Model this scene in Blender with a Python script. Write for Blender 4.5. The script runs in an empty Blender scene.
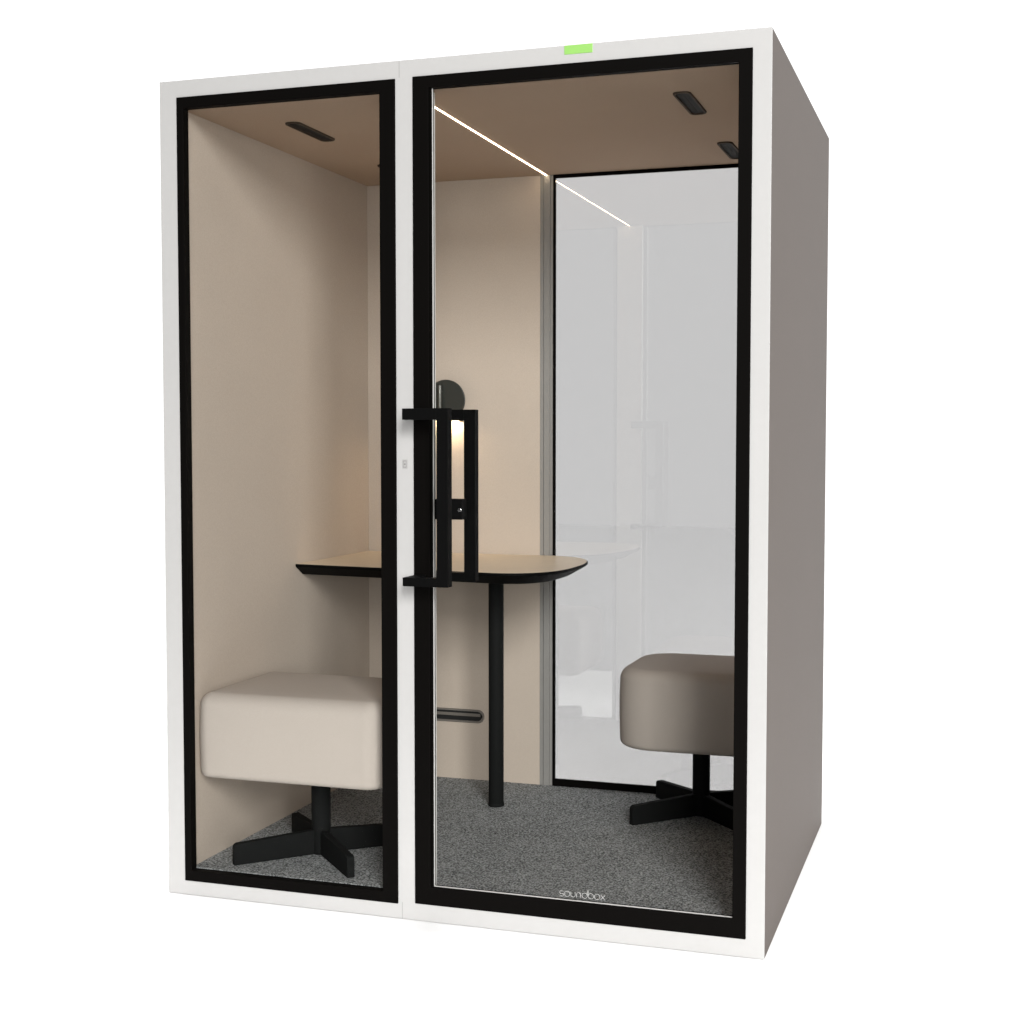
import bpy, bmesh, math, random
from mathutils import Vector, Matrix
random.seed(4)
C = bpy.context.scene.collection
PI = math.pi

# ------------------------------------------------------------------ materials
def mat(name, col, rough=.6, metal=0., spec=.5, noise=0., nscale=200., bump=0., bscale=400., emit=None, var=.0, vscale=3.):
    m = bpy.data.materials.new(name); m.use_nodes = True
    nt = m.node_tree; p = nt.nodes['Principled BSDF']
    p.inputs['Base Color'].default_value = (*col, 1)
    p.inputs['Roughness'].default_value = rough
    p.inputs['Metallic'].default_value = metal
    p.inputs['Specular IOR Level'].default_value = spec
    tc = nt.nodes.new('ShaderNodeTexCoord')
    if noise or var:
        n = nt.nodes.new('ShaderNodeTexNoise'); n.inputs['Scale'].default_value = nscale
        n.inputs['Detail'].default_value = 3
        nt.links.new(tc.outputs['Object'], n.inputs['Vector'])
        n2 = nt.nodes.new('ShaderNodeTexNoise'); n2.inputs['Scale'].default_value = vscale
        n2.inputs['Detail'].default_value = 4
        nt.links.new(tc.outputs['Object'], n2.inputs['Vector'])
        a = nt.nodes.new('ShaderNodeMapRange')
        a.inputs['From Min'].default_value = .3; a.inputs['From Max'].default_value = .7
        a.inputs['To Min'].default_value = 1 - noise; a.inputs['To Max'].default_value = 1 + noise
        nt.links.new(n.outputs['Fac'], a.inputs['Value'])
        b = nt.nodes.new('ShaderNodeMapRange')
        b.inputs['From Min'].default_value = .3; b.inputs['From Max'].default_value = .7
        b.inputs['To Min'].default_value = 1 - var; b.inputs['To Max'].default_value = 1 + var
        nt.links.new(n2.outputs['Fac'], b.inputs['Value'])
        mu = nt.nodes.new('ShaderNodeMath'); mu.operation = 'MULTIPLY'
        nt.links.new(a.outputs[0], mu.inputs[0]); nt.links.new(b.outputs[0], mu.inputs[1])
        vm = nt.nodes.new('ShaderNodeVectorMath'); vm.operation = 'SCALE'
        vm.inputs[0].default_value = col
        nt.links.new(mu.outputs[0], vm.inputs['Scale'])
        nt.links.new(vm.outputs[0], p.inputs['Base Color'])
    if bump:
        n = nt.nodes.new('ShaderNodeTexNoise'); n.inputs['Scale'].default_value = bscale
        n.inputs['Detail'].default_value = 2
        nt.links.new(tc.outputs['Object'], n.inputs['Vector'])
        bp = nt.nodes.new('ShaderNodeBump'); bp.inputs['Strength'].default_value = bump
        bp.inputs['Distance'].default_value = .002
        nt.links.new(n.outputs['Fac'], bp.inputs['Height'])
        nt.links.new(bp.outputs[0], p.inputs['Normal'])
    if emit:
        p.inputs['Emission Color'].default_value = (*emit[0], 1)
        p.inputs['Emission Strength'].default_value = emit[1]
    return m

def glass(name, tint, r0, refl=(1, 1, 1)):
    """thin clear pane: tinted transmission with a Schlick mirror reflection; the same from either side"""
    m = bpy.data.materials.new(name); m.use_nodes = True
    nt = m.node_tree; nt.nodes.remove(nt.nodes['Principled BSDF'])
    out = nt.nodes['Material Output']
    tr = nt.nodes.new('ShaderNodeBsdfTransparent'); tr.inputs['Color'].default_value = (*tint, 1)
    gl = nt.nodes.new('ShaderNodeBsdfGlossy'); gl.inputs['Roughness'].default_value = 0.0
    gl.inputs['Color'].default_value = (*refl, 1)
    lw = nt.nodes.new('ShaderNodeLayerWeight'); lw.inputs['Blend'].default_value = .5
    pw = nt.nodes.new('ShaderNodeMath'); pw.operation = 'POWER'; pw.inputs[1].default_value = 5
    nt.links.new(lw.outputs['Facing'], pw.inputs[0])
    ma = nt.nodes.new('ShaderNodeMath'); ma.operation = 'MULTIPLY_ADD'
    ma.inputs[1].default_value = 1 - r0; ma.inputs[2].default_value = r0
    nt.links.new(pw.outputs[0], ma.inputs[0])
    mx = nt.nodes.new('ShaderNodeMixShader')
    nt.links.new(ma.outputs[0], mx.inputs[0])
    nt.links.new(tr.outputs[0], mx.inputs[1]); nt.links.new(gl.outputs[0], mx.inputs[2])
    nt.links.new(mx.outputs[0], out.inputs['Surface'])
    return m

M = dict(
    white=mat('white lacquered panel', (.475, .470, .463), .45, var=.012, noise=.01, nscale=60),
    inner=mat('brightened white inner post', (.80, .79, .77), .5, noise=.01, nscale=60),  # white brightened in the colour so its reflection in the rear glass stays pale
    taupe=mat('taupe outer panel', (.084, .063, .050), .6, var=.02, noise=.03, nscale=90, bump=.05, bscale=700),
    black=mat('black powder coat', (.0028, .0024, .0021), .6, spec=.03, bump=.04, bscale=900),
    handle=mat('black handle metal', (.003, .003, .003), .55, spec=.04),
    seal=mat('pale glazing seal', (.62, .61, .59), .5),
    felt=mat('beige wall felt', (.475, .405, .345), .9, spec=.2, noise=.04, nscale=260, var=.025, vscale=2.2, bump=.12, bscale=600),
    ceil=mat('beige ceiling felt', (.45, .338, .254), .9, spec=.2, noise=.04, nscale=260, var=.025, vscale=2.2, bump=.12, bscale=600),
    post=mat('grey post', (.235, .226, .217), .5, noise=.02, nscale=80),
    vent=mat('dark vent plastic', (.018, .015, .012), .6, spec=.1),
    ventrim=mat('vent rim', (.062, .046, .034), .6, spec=.1),
    wallrim=mat('lightened vent rim', (.16, .145, .13), .5, spec=.2),  # same rim, colour lightened to offset the shade under the desk
    slot=mat('vent slot', (.004, .004, .004), .8),
    strip=mat('warm light strip', (1, .9, .75), .5, emit=((1, .80, .55), 28.0)),
    cream=mat('cream upholstery', (.435, .384, .345), .85, spec=.25, noise=.035, nscale=420, bump=.15, bscale=900, var=.015),
    iron=mat('black stool base', (.010, .0105, .0105), .65, spec=.04),
    top=mat('beige laminate', (.66, .55, .42), .38, spec=.4, noise=.03, nscale=40, var=.02),
    lampm=mat('dark lamp metal', (.035, .037, .033), .38, metal=.3),
    lamps=mat('grey lamp stem', (.13, .13, .12), .3, metal=.6),
    bulb=mat('warm lamp diffuser', (1, .85, .6), .5, emit=((1, .76, .46), 130.0)),
    green=mat('green status window', (.27, .53, .13), .35, emit=((.34, .9, .13), .05)),
    reader=mat('pale reader plate', (.40, .395, .388), .35),
    readerline=mat('reader groove', (.22, .215, .21), .5),
    steel=mat('lock cylinder steel', (.55, .55, .55), .25, metal=1.),
    letter=mat('frosted lettering', (.48, .48, .47), .6),
    ground=mat('white studio ground', (.88, .88, .88), .85, spec=.1),
    fglass=glass('clear front glass', (.96, .965, .96), .0),
    bglass=glass('tinted rear glass', (.742, .736, .740), .095),
)

def carpet():
    m = bpy.data.materials.new('grey loop carpet'); m.use_nodes = True
    nt = m.node_tree; p = nt.nodes['Principled BSDF']
    p.inputs['Roughness'].default_value = .95; p.inputs['Specular IOR Level'].default_value = .1
    tc = nt.nodes.new('ShaderNodeTexCoord')
    n = nt.nodes.new('ShaderNodeTexNoise'); n.inputs['Scale'].default_value = 190; n.inputs['Detail'].default_value = 4
    n.inputs['Roughness'].default_value = .7
    v = nt.nodes.new('ShaderNodeTexVoronoi'); v.inputs['Scale'].default_value = 260
    nt.links.new(tc.outputs['Object'], n.inputs['Vector']); nt.links.new(tc.outputs['Object'], v.inputs['Vector'])
    n3 = nt.nodes.new('ShaderNodeTexNoise'); n3.inputs['Scale'].default_value = 9; n3.inputs['Detail'].default_value = 3
    nt.links.new(tc.outputs['Object'], n3.inputs['Vector'])
    ad = nt.nodes.new('ShaderNodeMath'); ad.operation = 'MULTIPLY_ADD'; ad.inputs[1].default_value = .05
    nt.links.new(n3.outputs['Fac'], ad.inputs[0]); nt.links.new(n.outputs['Fac'], ad.inputs[2])
    cr = nt.nodes.new('ShaderNodeValToRGB')
    e = cr.color_ramp.elements
    e[0].position = .43; e[0].color = (.062, .065, .066, 1)
    e[1].position = .63; e[1].color = (.49, .502, .507, 1)
    nt.links.new(ad.outputs[0], cr.inputs[0]); nt.links.new(cr.outputs[0], p.inputs['Base Color'])
    s = nt.nodes.new('ShaderNodeMath'); s.operation = 'ADD'
    nt.links.new(n.outputs['Fac'], s.inputs[0]); nt.links.new(v.outputs['Distance'], s.inputs[1])
    b = nt.nodes.new('ShaderNodeBump'); b.inputs['Strength'].default_value = .7; b.inputs['Distance'].default_value = .004
    nt.links.new(s.outputs[0], b.inputs['Height']); nt.links.new(b.outputs[0], p.inputs['Normal'])
    return m
M['carpet'] = carpet()

# ------------------------------------------------------------------ helpers
def obj(name, bm, m, parent=None, bevel=0., seg=2, smooth=False):
    me = bpy.data.meshes.new(name)
    bmesh.ops.recalc_face_normals(bm, faces=bm.faces)
    if smooth:
        for f in bm.faces: f.smooth = True
    bm.to_mesh(me); bm.free()
    for x in (m if isinstance(m, (list, tuple)) else [m]): me.materials.append(M[x])
    o = bpy.data.objects.new(name, me); C.objects.link(o)
    if parent: o.parent = parent
    if bevel:
        b = o.modifiers.new('bevel', 'BEVEL'); b.width = bevel; b.segments = seg
        b.limit_method = 'ANGLE'; b.angle_limit = math.radians(40); b.harden_normals = False
    return o

def add_box(bm, x0, x1, y0, y1, z0, z1, mi=0):
    v = [bm.verts.new((x, y, z)) for x in (x0, x1) for y in (y0, y1) for z in (z0, z1)]
    for q in ((0, 1, 3, 2), (4, 6, 7, 5), (0, 4, 5, 1), (2, 3, 7, 6), (0, 2, 6, 4), (1, 5, 7, 3)):
        f = bm.faces.new([v[i] for i in q]); f.material_index = mi
    return bm

def box(*a): return add_box(bmesh.new(), *a)

def add_plate(bm, xs, zs, filled, y0, y1):
    """a panel in the XZ plane made of grid cells; only its outer faces are built"""
    cache = {}
    def V(i, j, k):
        if (i, j, k) not in cache: cache[(i, j, k)] = bm.verts.new((xs[i], (y0, y1)[k], zs[j]))
        return cache[(i, j, k)]
    full = lambda i, j: 0 <= i < len(xs) - 1 and 0 <= j < len(zs) - 1 and filled(i, j)
    for i in range(len(xs) - 1):
        for j in range(len(zs) - 1):
            if not full(i, j): continue
            bm.faces.new([V(i, j, 0), V(i + 1, j, 0), V(i + 1, j + 1, 0), V(i, j + 1, 0)])
            bm.faces.new([V(i, j, 1), V(i, j + 1, 1), V(i + 1, j + 1, 1), V(i + 1, j, 1)])
            if not full(i - 1, j): bm.faces.new([V(i, j, 0), V(i, j + 1, 0), V(i, j + 1, 1), V(i, j, 1)])
            if not full(i + 1, j): bm.faces.new([V(i + 1, j, 0), V(i + 1, j, 1), V(i + 1, j + 1, 1), V(i + 1, j + 1, 0)])
            if not full(i, j - 1): bm.faces.new([V(i, j, 0), V(i, j, 1), V(i + 1, j, 1), V(i + 1, j, 0)])
            if not full(i, j + 1): bm.faces.new([V(i, j + 1, 0), V(i + 1, j + 1, 0), V(i + 1, j + 1, 1), V(i, j + 1, 1)])
    return bm

def ring(x0, x1, z0, z1, a, b, c, d, y0, y1, bm=None):
    """rectangular frame: outer x0..x1, z0..z1, opening a..b, c..d"""
    return add_plate(bm or bmesh.new(), [x0, a, b, x1], [z0, c, d, z1], lambda i, j: not (i == 1 and j == 1), y0, y1)

def add_cyl(bm, c, r, h, axis='z', n=40, r2=None, mi=0):
    r2 = r if r2 is None else r2
    rings = []
    for t, rr in ((0, r), (1, r2)):
        L = []
        for k in range(n):
            a = 2 * PI * k / n; u, w = rr * math.cos(a), rr * math.sin(a)
            p = {'z': (u, w, t * h), 'y': (u, t * h, w), 'x': (t * h, u, w)}[axis]
            L.append(bm.verts.new((c[0] + p[0], c[1] + p[1], c[2] + p[2])))
        rings.append(L)
    for k in range(n):
        f = bm.faces.new([rings[0][k], rings[0][(k + 1) % n], rings[1][(k + 1) % n], rings[1][k]]); f.material_index = mi; f.smooth = True
    for L in rings:
        f = bm.faces.new(L); f.material_index = mi
    return bm

def loft(bm, loops, cap=True):
    R = [[bm.verts.new(p) for p in L] for L in loops]
    n = len(R[0])
    for a, b in zip(R, R[1:]):
        for k in range(n):
            bm.faces.new([a[k], a[(k + 1) % n], b[(k + 1) % n], b[k]])
    if cap:
        bm.faces.new(R[0]); bm.faces.new(R[-1])
    return R

def thing(name, label, cat, loc=(0, 0, 0), group=None):
    o = bpy.data.objects.new(name, None); C.objects.link(o)
    o.empty_display_size = .1
    o.location = loc; o['label'] = label; o['category'] = cat
    if group: o['group'] = group
    return o

# ------------------------------------------------------------------ dimensions (metres)
W, D, H = 1.63, 1.284, 2.2
XL, XR, YB, ZF, ZC = .06, 1.582, 1.22, .07, 2.1262     # inner faces
WORLD_DARK, WORLD_WHITE, OVER, KEY, FILL = .14, 1.30, 1450, 1300, 390

# ------------------------------------------------------------------ ground
g = bmesh.new()
gv = [g.verts.new(p) for p in ((-12, -1.6, 0), (13, -1.6, 0), (13, 17, 0), (-12, 17, 0))]
g.faces.new(gv)
gr = obj('ground', g, 'ground'); gr['kind'] = 'structure'

# ------------------------------------------------------------------ booth
booth = thing('office_booth', 'white and taupe soundproof office booth with black framed glass front standing on white ground', 'booth', (0, 0, .001))
def part(name, bm, m, parent=booth, **k):
    return obj(name, bm, m, parent, **k)

# white front plate: left stile | window | post | door | right stile
xs = [0, .0517, .6825, .7300, 1.5852, W]
zs = [0, .0385, .0442, 2.1552, 2.1565, H]
def fill(i, j):
    if i == 1: return not (1 <= j <= 2)
    if i == 3: return not (2 <= j <= 3)
    return True
ff = part('front_frame', add_plate(bmesh.new(), xs, zs, fill, 0, .006), 'white', bevel=.0008)
# post behind the plate (white on the inside too) and inner stiles
part('front_post', add_box(box(.6845, .7285, .0062, .0420, ZF, ZC), .664, .769, .0420, .056, ZF, ZC), 'inner', bevel=.001)
# fine joint between window module and door module
for z0, z1 in ((.0005, .0435), (2.157, H - .0005)): part('panel_joint', box(.6935, .6943, -.0004, .0006, z0, z1), 'readerline')

# outer side panels, roof, base, rear
part('side_panel', box(W - .032, W, .0062, D, 0, H), 'taupe', bevel=.0012)
part('side_panel', box(0, .032, .0062, D, 0, H), 'taupe', bevel=.0012)
part('roof_panel', box(.0322, W - .0322, .0062, D - .001, ZC + .0305, H - .001), 'taupe')
part('base_panel', box(.0322, W - .0322, .0062, D - .001, .001, ZF - .0075), 'taupe')
# linings
part('wall_lining', box(.0322, XL, .0245, YB + .05, ZF - .007, ZC + .03), 'felt')
part('wall_lining', box(XR, W - .0322, .0245, YB + .05, ZF - .007, ZC + .03), 'felt')
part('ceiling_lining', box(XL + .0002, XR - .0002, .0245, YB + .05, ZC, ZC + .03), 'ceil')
part('carpet', box(XL + .0002, XR - .0002, .0245, YB + .05, ZF - .007, ZF), 'carpet')
part('back_wall', box(XL + .0004, .6905, YB, YB + .05, ZF + .0002, ZC - .0002), 'felt')
# ribbed grey post in the rear wall
b = bmesh.new()
add_box(b, .6912, .7025, YB - .0015, YB + .018, ZF + .0002, ZC - .0002)
add_box(b, .7025, .7045, YB + .003, YB + .018, ZF + .0002, ZC - .0002)
add_box(b, .7045, .7250, YB - .0015, YB + .018, ZF + .0002, ZC - .0002)
add_box(b, .7250, .7356, YB + .004, YB + .018, ZF + .0002, ZC - .0002)
part('rear_post', b, 'post')
# rear window: thin black frame, tinted pane
rw = part('rear_window', ring(.7360, XR - .0004, ZF + .0004, ZC - .0004, .7440, 1.553, .0945, ZC - .0115, YB - .001, YB + .0085), 'black')
part('pane', box(.7400, 1.5570, YB + .0003, YB + .0080, .0930, ZC - .0080), 'bglass', rw)

# fixed window, left
fw = part('fixed_window', ring(.0520, .6822, .0388, 2.1549, .0727, .6395, .0679, 2.1258, -.003, .0242), 'black', bevel=.0012)
part('pane', box(.0690, .6440, .0155, .0235, .0640, 2.1300), 'fglass', fw)

# door
X0, X1, Z0, Z1 = .7303, 1.5849, .0445, 2.1562
a, b_, c, d = .7808, 1.5530, .0922, 2.1255
bm = ring(X0, X1, Z0, Z1, .774, b_, c, d, -.003, .0202)
add_box(bm, .774, a, .0035, .0200, c + .0002, d - .0002)
door = part('door', bm, 'black', bevel=.0012)
bm = bmesh.new()                                        # pale seal lining the reveal, seen at the left and bottom
add_box(bm, a, a + .0003, .0045, .0122, c + .0005, d)
add_box(bm, a, b_, .0045, .0122, c, c + .0003)
part('glazing_seal', bm, 'seal', door)
part('pane', box(a - .0040, b_ + .0040, .0125, .0195, c - .0040, d + .0040), 'fglass', door)

def handle(s):
    """square-section pull: bar, two arms and the feet that carry them on the stile; s = -1 outside, +1 inside"""
    bm = bmesh.new()
    y0, y1 = sorted((s * .084 + .018, s * .058 + .018)) if s > 0 else (-.088, -.060)
    bx0, bx1 = (.826, .8565) if s < 0 else (.838, .8690)
    for z0, z1 in ((.8775, .8995), (1.2935, 1.3215)):
        add_box(bm, .7345, bx0, y0, y1, z0, z1)
        add_box(bm, .7345, .764, *( (y1, -.003) if s < 0 else (.0202, y0)), z0 + .0003, z1 - .0003)
    add_box(bm, bx0, bx1, y0, y1, .8775, 1.3215)
    return bm
part('handle', handle(-1), 'handle', door, bevel=.0008)
part('handle', handle(1), 'handle', door, bevel=.0008)
bm = box(.7900, .8635, -.006, .0123, 1.0420, 1.0935)
add_box(bm, .7935, .8590, .0197, .040, 1.0420, 1.0935)
add_cyl(bm, (.8575, -.0085, 1.067), .0045, .0027, 'y', 24, mi=1)
part('lock', bm, ['handle', 'steel'], door, bevel=.001)

# lettering on the door glass: strokes of even width
def letters():
    def arc(cx, cz, r, a0, a1, n=14): return [(cx + r * math.cos(math.radians(a0 + (a1 - a0) * k / n)), cz + r * math.sin(math.radians(a0 + (a1 - a0) * k / n))) for k in range(n + 1)]
    r = .0068; S = []; x = 0; zc = r
    # s
    S.append([(x + .0095, 2 * r - .0008), (x + .003, 2 * r - .0008)] + arc(x + .0032, 1.5 * r - .0004, r * .5, 90, 270, 8) + [(x + .0068, r)] + arc(x + .0066, .5 * r + .0002, r * .5, 90, -90, 8) + [(x + .0004, 0.0004)]); x += .0125
    S.append(arc(x + r, zc, r, 0, 360, 28)); x += .0165                                   # o
    S.append([(x, 2 * r), (x, r * .9)] + arc(x + .0055, r * .85, .0055, 180, 360, 14) + [(x + .011, 2 * r)]); x += .0150   # u
    S.append([(x, 0), (x, r * 1.1)] + arc(x + .0052, r * 1.15, .0052, 180, 0, 14) + [(x + .0104, 0)]); x += .0138          # n
    S.append(arc(x + r, zc, r, 0, 360, 28)); S.append([(x + 2 * r, r), (x + 2 * r, 3.1 * r)]); x += .0162                  # d
    S.append(arc(x + r, zc, r, 0, 360, 28)); S.append([(x, r), (x, 3.1 * r)]); x += .0160                                  # b
    S.append(arc(x + r, zc, r, 0, 360, 28)); x += .0160                                   # o
    S.append([(x, 2 * r), (x + .0115, 0)]); S.append([(x + .0115, 2 * r), (x, 0)])        # x
    bm = bmesh.new(); w = .00095
    for si, L in enumerate(S):
        y0, y1 = .0113 + .00004 * si, .0124
        pr = None
        for k, p in enumerate(L):
            q = Vector(L[min(k + 1, len(L) - 1)]) - Vector(L[max(k - 1, 0)])
            nn = Vector((-q.y, q.x)).normalized() * w * .5
            cur = [bm.verts.new((p[0] + s * nn.x, y, p[1] + s * nn.y)) for s, y in ((-1, y0), (1, y0), (1, y1), (-1, y1))]
            if pr:
                for i in range(4): bm.faces.new([pr[i], pr[(i + 1) % 4], cur[(i + 1) % 4], cur[i]])
            else: bm.faces.new(cur)
            pr = cur
        bm.faces.new(pr)
    bmesh.ops.translate(bm, verts=bm.verts, vec=(1.1165, 0, .0995))
    return bm
part('lettering', letters(), 'letter', door)

# status light at the top of the front frame, reader on the post
part('status_light', box(1.128, 1.199, -.0016, .0052, 2.1778, H - .0006), 'green', ff, bevel=.0006)
bm = box(.6990, .7130, -.0016, .0005, 1.1700, 1.1935)
for x0, x1, z0, z1 in ((.7012, .7108, 1.1890, 1.1906), (.7012, .7108, 1.1730, 1.1746), (.7012, .7022, 1.1746, 1.1890), (.7098, .7108, 1.1746, 1.1890), (.7040, .7080, 1.1795, 1.1835)):
    add_box(bm, x0, x1, -.0021, -.0013, z0, z1, 1)
part('card_reader', bm, ['reader', 'readerline'], ff, bevel=.0004)

# ceiling light strip
part('light_strip', box(.7107, .7138, .025, YB - .002, ZC - .0012, ZC + .0005), 'strip')

# vents: rounded rim with a dark slot and louvres
def stadium(cx, cy, hx, hy, r, n=8):
    L = []
    for sx, sy, a0 in ((1, 1, 0), (-1, 1, 90), (-1, -1, 180), (1, -1, 270)):
        for k in range(n + 1):
            t = math.radians(a0 + 90 * k / n)
            L.append((cx + sx * (hx - r) + r * math.cos(t), cy + sy * (hy - r) + r * math.sin(t)))
    return L

def vent_rim(hx, hy, r):
    L = [[(p[0], p[1], z) for p in stadium(0, 0, hx - i, hy - i, r - i * .6)]
         for i, z in ((0, .0005), (.0005, -.0035), (.0015, -.005), (.006, -.005), (.0075, -.0012))]
    bm = bmesh.new(); loft(bm, L, cap=False)
    return bm
def vent_slot(hx, hy, r):
    bm = bmesh.new()
    L = [[(p[0], p[1], z) for p in stadium(0, 0, hx - .0072, hy - .0072, r - .0045)] for z in (-.0012, .0004)]
    loft(bm, L)
    return bm
def vent_louvre(hx, hy):
    bm = bmesh.new(); w = hx * .42
    v = [bm.verts.new(p) for p in ((-w, -hy + .014, -.0040), (w * .1, -hy + .014, -.0016), (w * .1, hy - .014, -.0016), (-w, hy - .014, -.0040),
                                   (-w, -hy + .014, -.0026), (w * .1, -hy + .014, -.0006), (w * .1, hy - .014, -.0006), (-w, hy - .014, -.0026))]
    for q in ((0, 1, 2, 3), (4, 7, 6, 5), (0, 4, 5, 1), (1, 5, 6, 2), (2, 6, 7, 3), (3, 7, 4, 0)): bm.faces.new([v[k] for k in q])
    return bm
def make_vent(name, loc, rot, hx, hy, r, rm='ventrim'):
    rim = obj(name, vent_rim(hx, hy, r), rm, booth)
    obj('slot', vent_slot(hx, hy, r), 'slot', rim)
    obj('louvre', vent_louvre(hx, hy), 'vent' if rm == 'ventrim' else rm, rim)
    rim.location = loc; rim.rotation_euler = rot
    return rim
v0 = make_vent('ceiling_vent', (.268, .362, ZC), (0, 0, 0), .0235, .126, .018)
for x, y in ((1.366, .362), (.268, 1.0), (1.366, 1.0)):
    v = v0.copy(); C.objects.link(v); v.location = (x, y, ZC)
    for ch in v0.children:
        c = ch.copy(); C.objects.link(c); c.parent = v
make_vent('wall_vent', (.365, YB, .291), (PI / 2, 0, PI / 2), .0235, .126, .0225, 'wallrim').rotation_euler = (-PI / 2, PI / 2, 0)

# ------------------------------------------------------------------ desk fixed to the back wall
def bez(a, b, c, n): return [tuple((1 - t) ** 2 * a[i] + 2 * t * (1 - t) * b[i] + t * t * c[i] for i in (0, 1)) for t in [k / n for k in range(n + 1)]]
def outline():
    L = [(XL + .001, .6545)]
    L += bez((.70, .5615), (.922, .527), (.928, .80), 20)
    L += bez((.928, .88), (.920, 1.185), (.74, YB - .001), 20)
    L += [(XL + .001, YB - .001)]
    return L
def inset(L, d):
    """move the free edges of the desk inwards by d, keeping the ends on the walls"""
    out = []
    n = len(L)
    for k, p in enumerate(L):
        if k == n - 1: out.append(p); continue
        if k == 0: out.append((p[0], p[1] + d)); continue
        a, b = Vector(L[k - 1]), Vector(L[min(k + 1, n - 2)])
        t = (b - a).normalized(); q = Vector(p) + Vector((-t.y, t.x)) * d
        if k == n - 2: q = Vector((p[0] - d, p[1]))
        out.append((q.x, min(q.y, YB - .001)))
    return out
ZT = .856
desk = thing('desk', 'beige topped desk with black chamfered rim across the back corner of the booth', 'desk', (.64, .91, ZF))
def dpart(name, bm, m, parent=desk, **k):
    bmesh.ops.translate(bm, verts=bm.verts, vec=(-.64, -.91, -ZF))
    return obj(name, bm, m, parent, **k)
O = outline()
bm = bmesh.new()
loft(bm, [[(x, y, z) for x, y in inset(O, i)] for i, z in ((.050, .8190), (.046, .8208), (.003, .8455), (0, .8480), (0, .8535), (.0015, ZT - .0008), (.003, ZT - .0006))])
rim = dpart('rim', bm, 'handle')
bm = bmesh.new()
loft(bm, [[(x, y, z) for x, y in inset(O, .0032)] for z in (ZT - .002, ZT)])
dpart('tabletop', bm, 'top')
bm = bmesh.new(); add_cyl(bm, (.64, .910, ZF), .0242, .745)
add_cyl(bm, (.64, .910, ZF), .0256, .012)
dpart('leg', bm, 'iron', bevel=.0012)

# ------------------------------------------------------------------ stools
def cushion(x1, rin, zb=.246):
    zt = .481                                  # top above the carpet
    x0, y0, y1 = -.277, -.213, .213
    def loop(i, z):
        L = []
        for cx, cy, sx, sy, r, a0 in ((x1, y1, -1, -1, rin, 0), (x0, y1, 1, -1, .040, 90), (x0, y0, 1, 1, .040, 180), (x1, y0, -1, 1, rin, 270)):
            rr = max(r - i, .004); ox, oy = cx + sx * (i + rr), cy + sy * (i + rr)
            for k in range(15):
                t = math.radians(a0 + 90 * k / 14)
                L.append((ox + rr * math.cos(t), oy + rr * math.sin(t), z))
        return L
    prof = []
    R1, R2 = .018, .040
    for k in range(7):
        t = PI / 2 * k / 6; prof.append((R1 * (1 - math.sin(t)), zb + R1 * (1 - math.cos(t))))
    prof.insert(0, (.06, zb)); prof.insert(0, (.15, zb))
    for k in range(1, 6): prof.append((-.0022 * math.sin(PI * k / 6), zb + R1 + (zt - R2 - zb - R1) * k / 6))
    for k in range(11):
        t = PI / 2 * k / 10; prof.append((R2 * (1 - math.cos(t)), zt - R2 + R2 * math.sin(t)))
    prof += [(.055, zt + .0015), (.10, zt + .003), (.16, zt + .004)]
    bm = bmesh.new(); loft(bm, [loop(i, z) for i, z in prof])
    return bm
def blade(a):
    bm = bmesh.new(); L, h, t = .254, .064, .0105
    P = [(.022, .004), (L, 0), (L, h - .016)] + [(L - .012 + .012 * math.cos(math.radians(q)), h - .016 + .012 * math.sin(math.radians(q))) for q in (25, 50, 75, 90)] + [(.022, h + .008)]
    A = [bm.verts.new((x, -t, z)) for x, z in P]; B = [bm.verts.new((x, t, z)) for x, z in P]
    bm.faces.new(A); bm.faces.new(B[::-1])
    n = len(P)
    for k in range(n): bm.faces.new([A[k], B[k], B[(k + 1) % n], A[(k + 1) % n]])
    bmesh.ops.rotate(bm, verts=bm.verts, cent=(0, 0, 0), matrix=Matrix.Rotation(a, 3, 'Z'))
    return bm
s1 = thing('stool', 'cream upholstered stool on black cross base behind the narrow fixed window', 'stool', (.340, .252, ZF), 'upholstered stools in the booth')
obj('seat', cushion(.272, .050), 'cream', s1, smooth=True)
bm = bmesh.new(); add_cyl(bm, (0, 0, .004), .0272, .243); add_cyl(bm, (0, 0, .236), .075, .0095)
obj('pole', bm, 'iron', s1, bevel=.001)
for a in (45, 135, 225, 315): obj('leg', blade(math.radians(a - 1)), 'iron', s1, bevel=.002)
s2 = s1.copy(); C.objects.link(s2); s2.location = (1.288, .998, ZF); s2.rotation_euler = (0, 0, PI)
s2['label'] = 'upholstered stool on black cross base behind the door, in front of the tinted rear glass'
for ch in s1.children:
    c = ch.copy(); C.objects.link(c); c.parent = s2
    if ch.name.startswith('seat'):
        bm = cushion(.236, .125, .237); me = bpy.data.meshes.new('seat')
        bmesh.ops.recalc_face_normals(bm, faces=bm.faces)
        for f in bm.faces: f.smooth = True
        bm.to_mesh(me); bm.free(); me.materials.append(M['cream']); c.data = me

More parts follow.
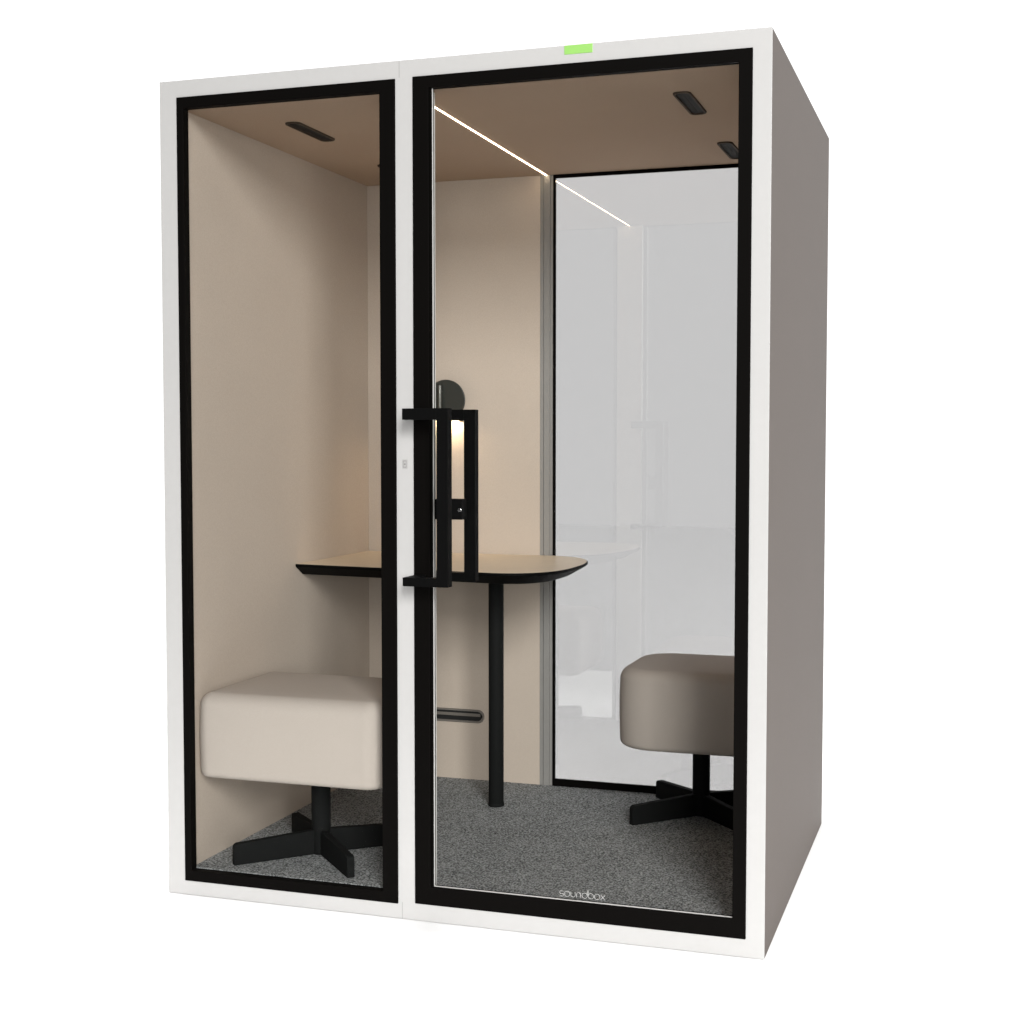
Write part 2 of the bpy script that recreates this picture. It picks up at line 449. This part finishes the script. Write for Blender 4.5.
# ------------------------------------------------------------------ wall lamp over the desk
lamp = thing('wall_lamp', 'dark round disc lamp glowing downwards on the beige back wall above the desk', 'lamp', (.364, YB, 1.381))
bm = bmesh.new(); add_cyl(bm, (0, -.036, 0), .070, .007, 'y', 64)
obj('lamp_shade', bm, 'lampm', lamp, bevel=.0015)
bm = bmesh.new(); add_cyl(bm, (-.016, -.048, -.062), .0065, .112, 'z', 24); add_cyl(bm, (-.016, -.045, .03), .004, .012, 'y', 16)
obj('stem', bm, 'lamps', lamp, bevel=.001)
bm = bmesh.new(); add_cyl(bm, (0, -.0288, 0), .020, .0286, 'y', 32)
add_box(bm, -.049, .049, -.0355, -.0135, -.0605, -.046)  # hood added to stop the diffuser's light going upwards
for sx in (-1, 1): add_box(bm, *sorted((sx * .0492, sx * .0512)), -.0355, -.001, -.074, -.046)  # side shields added to keep the glow off the left wall
obj('bracket_and_shields', bm, 'lampm', lamp)
bm = bmesh.new(); add_box(bm, -.047, .047, -.0345, -.0150, -.0622, -.0607)
obj('diffuser', bm, 'bulb', lamp)

# ------------------------------------------------------------------ light
w = bpy.data.worlds.new('World'); bpy.context.scene.world = w; w.use_nodes = True
nt = w.node_tree; bg = nt.nodes['Background']
tc = nt.nodes.new('ShaderNodeTexCoord')
dt = nt.nodes.new('ShaderNodeVectorMath'); dt.operation = 'DOT_PRODUCT'; dt.inputs[1].default_value = (-.31, .95, 0)
nt.links.new(tc.outputs['Generated'], dt.inputs[0])
mr = nt.nodes.new('ShaderNodeMapRange'); mr.interpolation_type = 'SMOOTHSTEP'
mr.inputs['From Min'].default_value = -.25; mr.inputs['From Max'].default_value = .45
mr.inputs['To Min'].default_value = WORLD_DARK; mr.inputs['To Max'].default_value = WORLD_WHITE
nt.links.new(dt.outputs['Value'], mr.inputs['Value'])
nt.links.new(mr.outputs[0], bg.inputs['Strength'])
bg.inputs['Color'].default_value = (1, 1, 1, 1)

def area(name, loc, target, size, power, col=(1, 1, 1), spread=180):
    l = bpy.data.lights.new(name, 'AREA'); l.shape = 'RECTANGLE'; l.size, l.size_y = size
    l.energy = power; l.color = col; l.spread = math.radians(spread)
    o = bpy.data.objects.new(name, l); C.objects.link(o); o.location = loc
    o.rotation_euler = (Vector(target) - Vector(loc)).to_track_quat('-Z', 'Y').to_euler()
    return o
area('added_overhead_light', (.8, 9.75, 5), (.8, 9.75, 0), (30, 21.4), OVER, spread=10)  # added lamp out of view, lifts the ground to pure white
area('key_softbox', (6.0, -9.3, 5.2), (.8, .4, 1.0), (3.3, 3.3), KEY, (1, .99, .975))
area('added_fill_light', (5.1, -8.1, 1.5), (.7, .3, 1.1), (3.4, 2.6), FILL, (1, .99, .975))  # added lamp out of view, makes up for the dim front surroundings

# ------------------------------------------------------------------ camera
cam = bpy.data.cameras.new('camera'); co = bpy.data.objects.new('camera', cam); C.objects.link(co)
cam.sensor_width = 36; cam.lens = 1425.02 * 36 / 1024; cam.clip_start = .05; cam.clip_end = 300
az, pi_ = -.3189, -.0496
co.location = (2.1086, -3.3759, 1.2390 + .002)
co.rotation_euler = (PI / 2 + pi_, 0, -az)
sc = bpy.context.scene; sc.camera = co
vs = sc.view_settings; vs.view_transform = 'Standard'; vs.look = 'None'; vs.exposure = 0; vs.gamma = 1; vs.use_curve_mapping = False
sc.render.film_transparent = False
sc.cycles.use_denoising = True; sc.cycles.use_adaptive_sampling = False
sc.cycles.max_bounces = 12; sc.cycles.transparent_max_bounces = 16; sc.cycles.diffuse_bounces = 6; sc.cycles.glossy_bounces = 6
sc.cycles.sample_clamp_indirect = 6
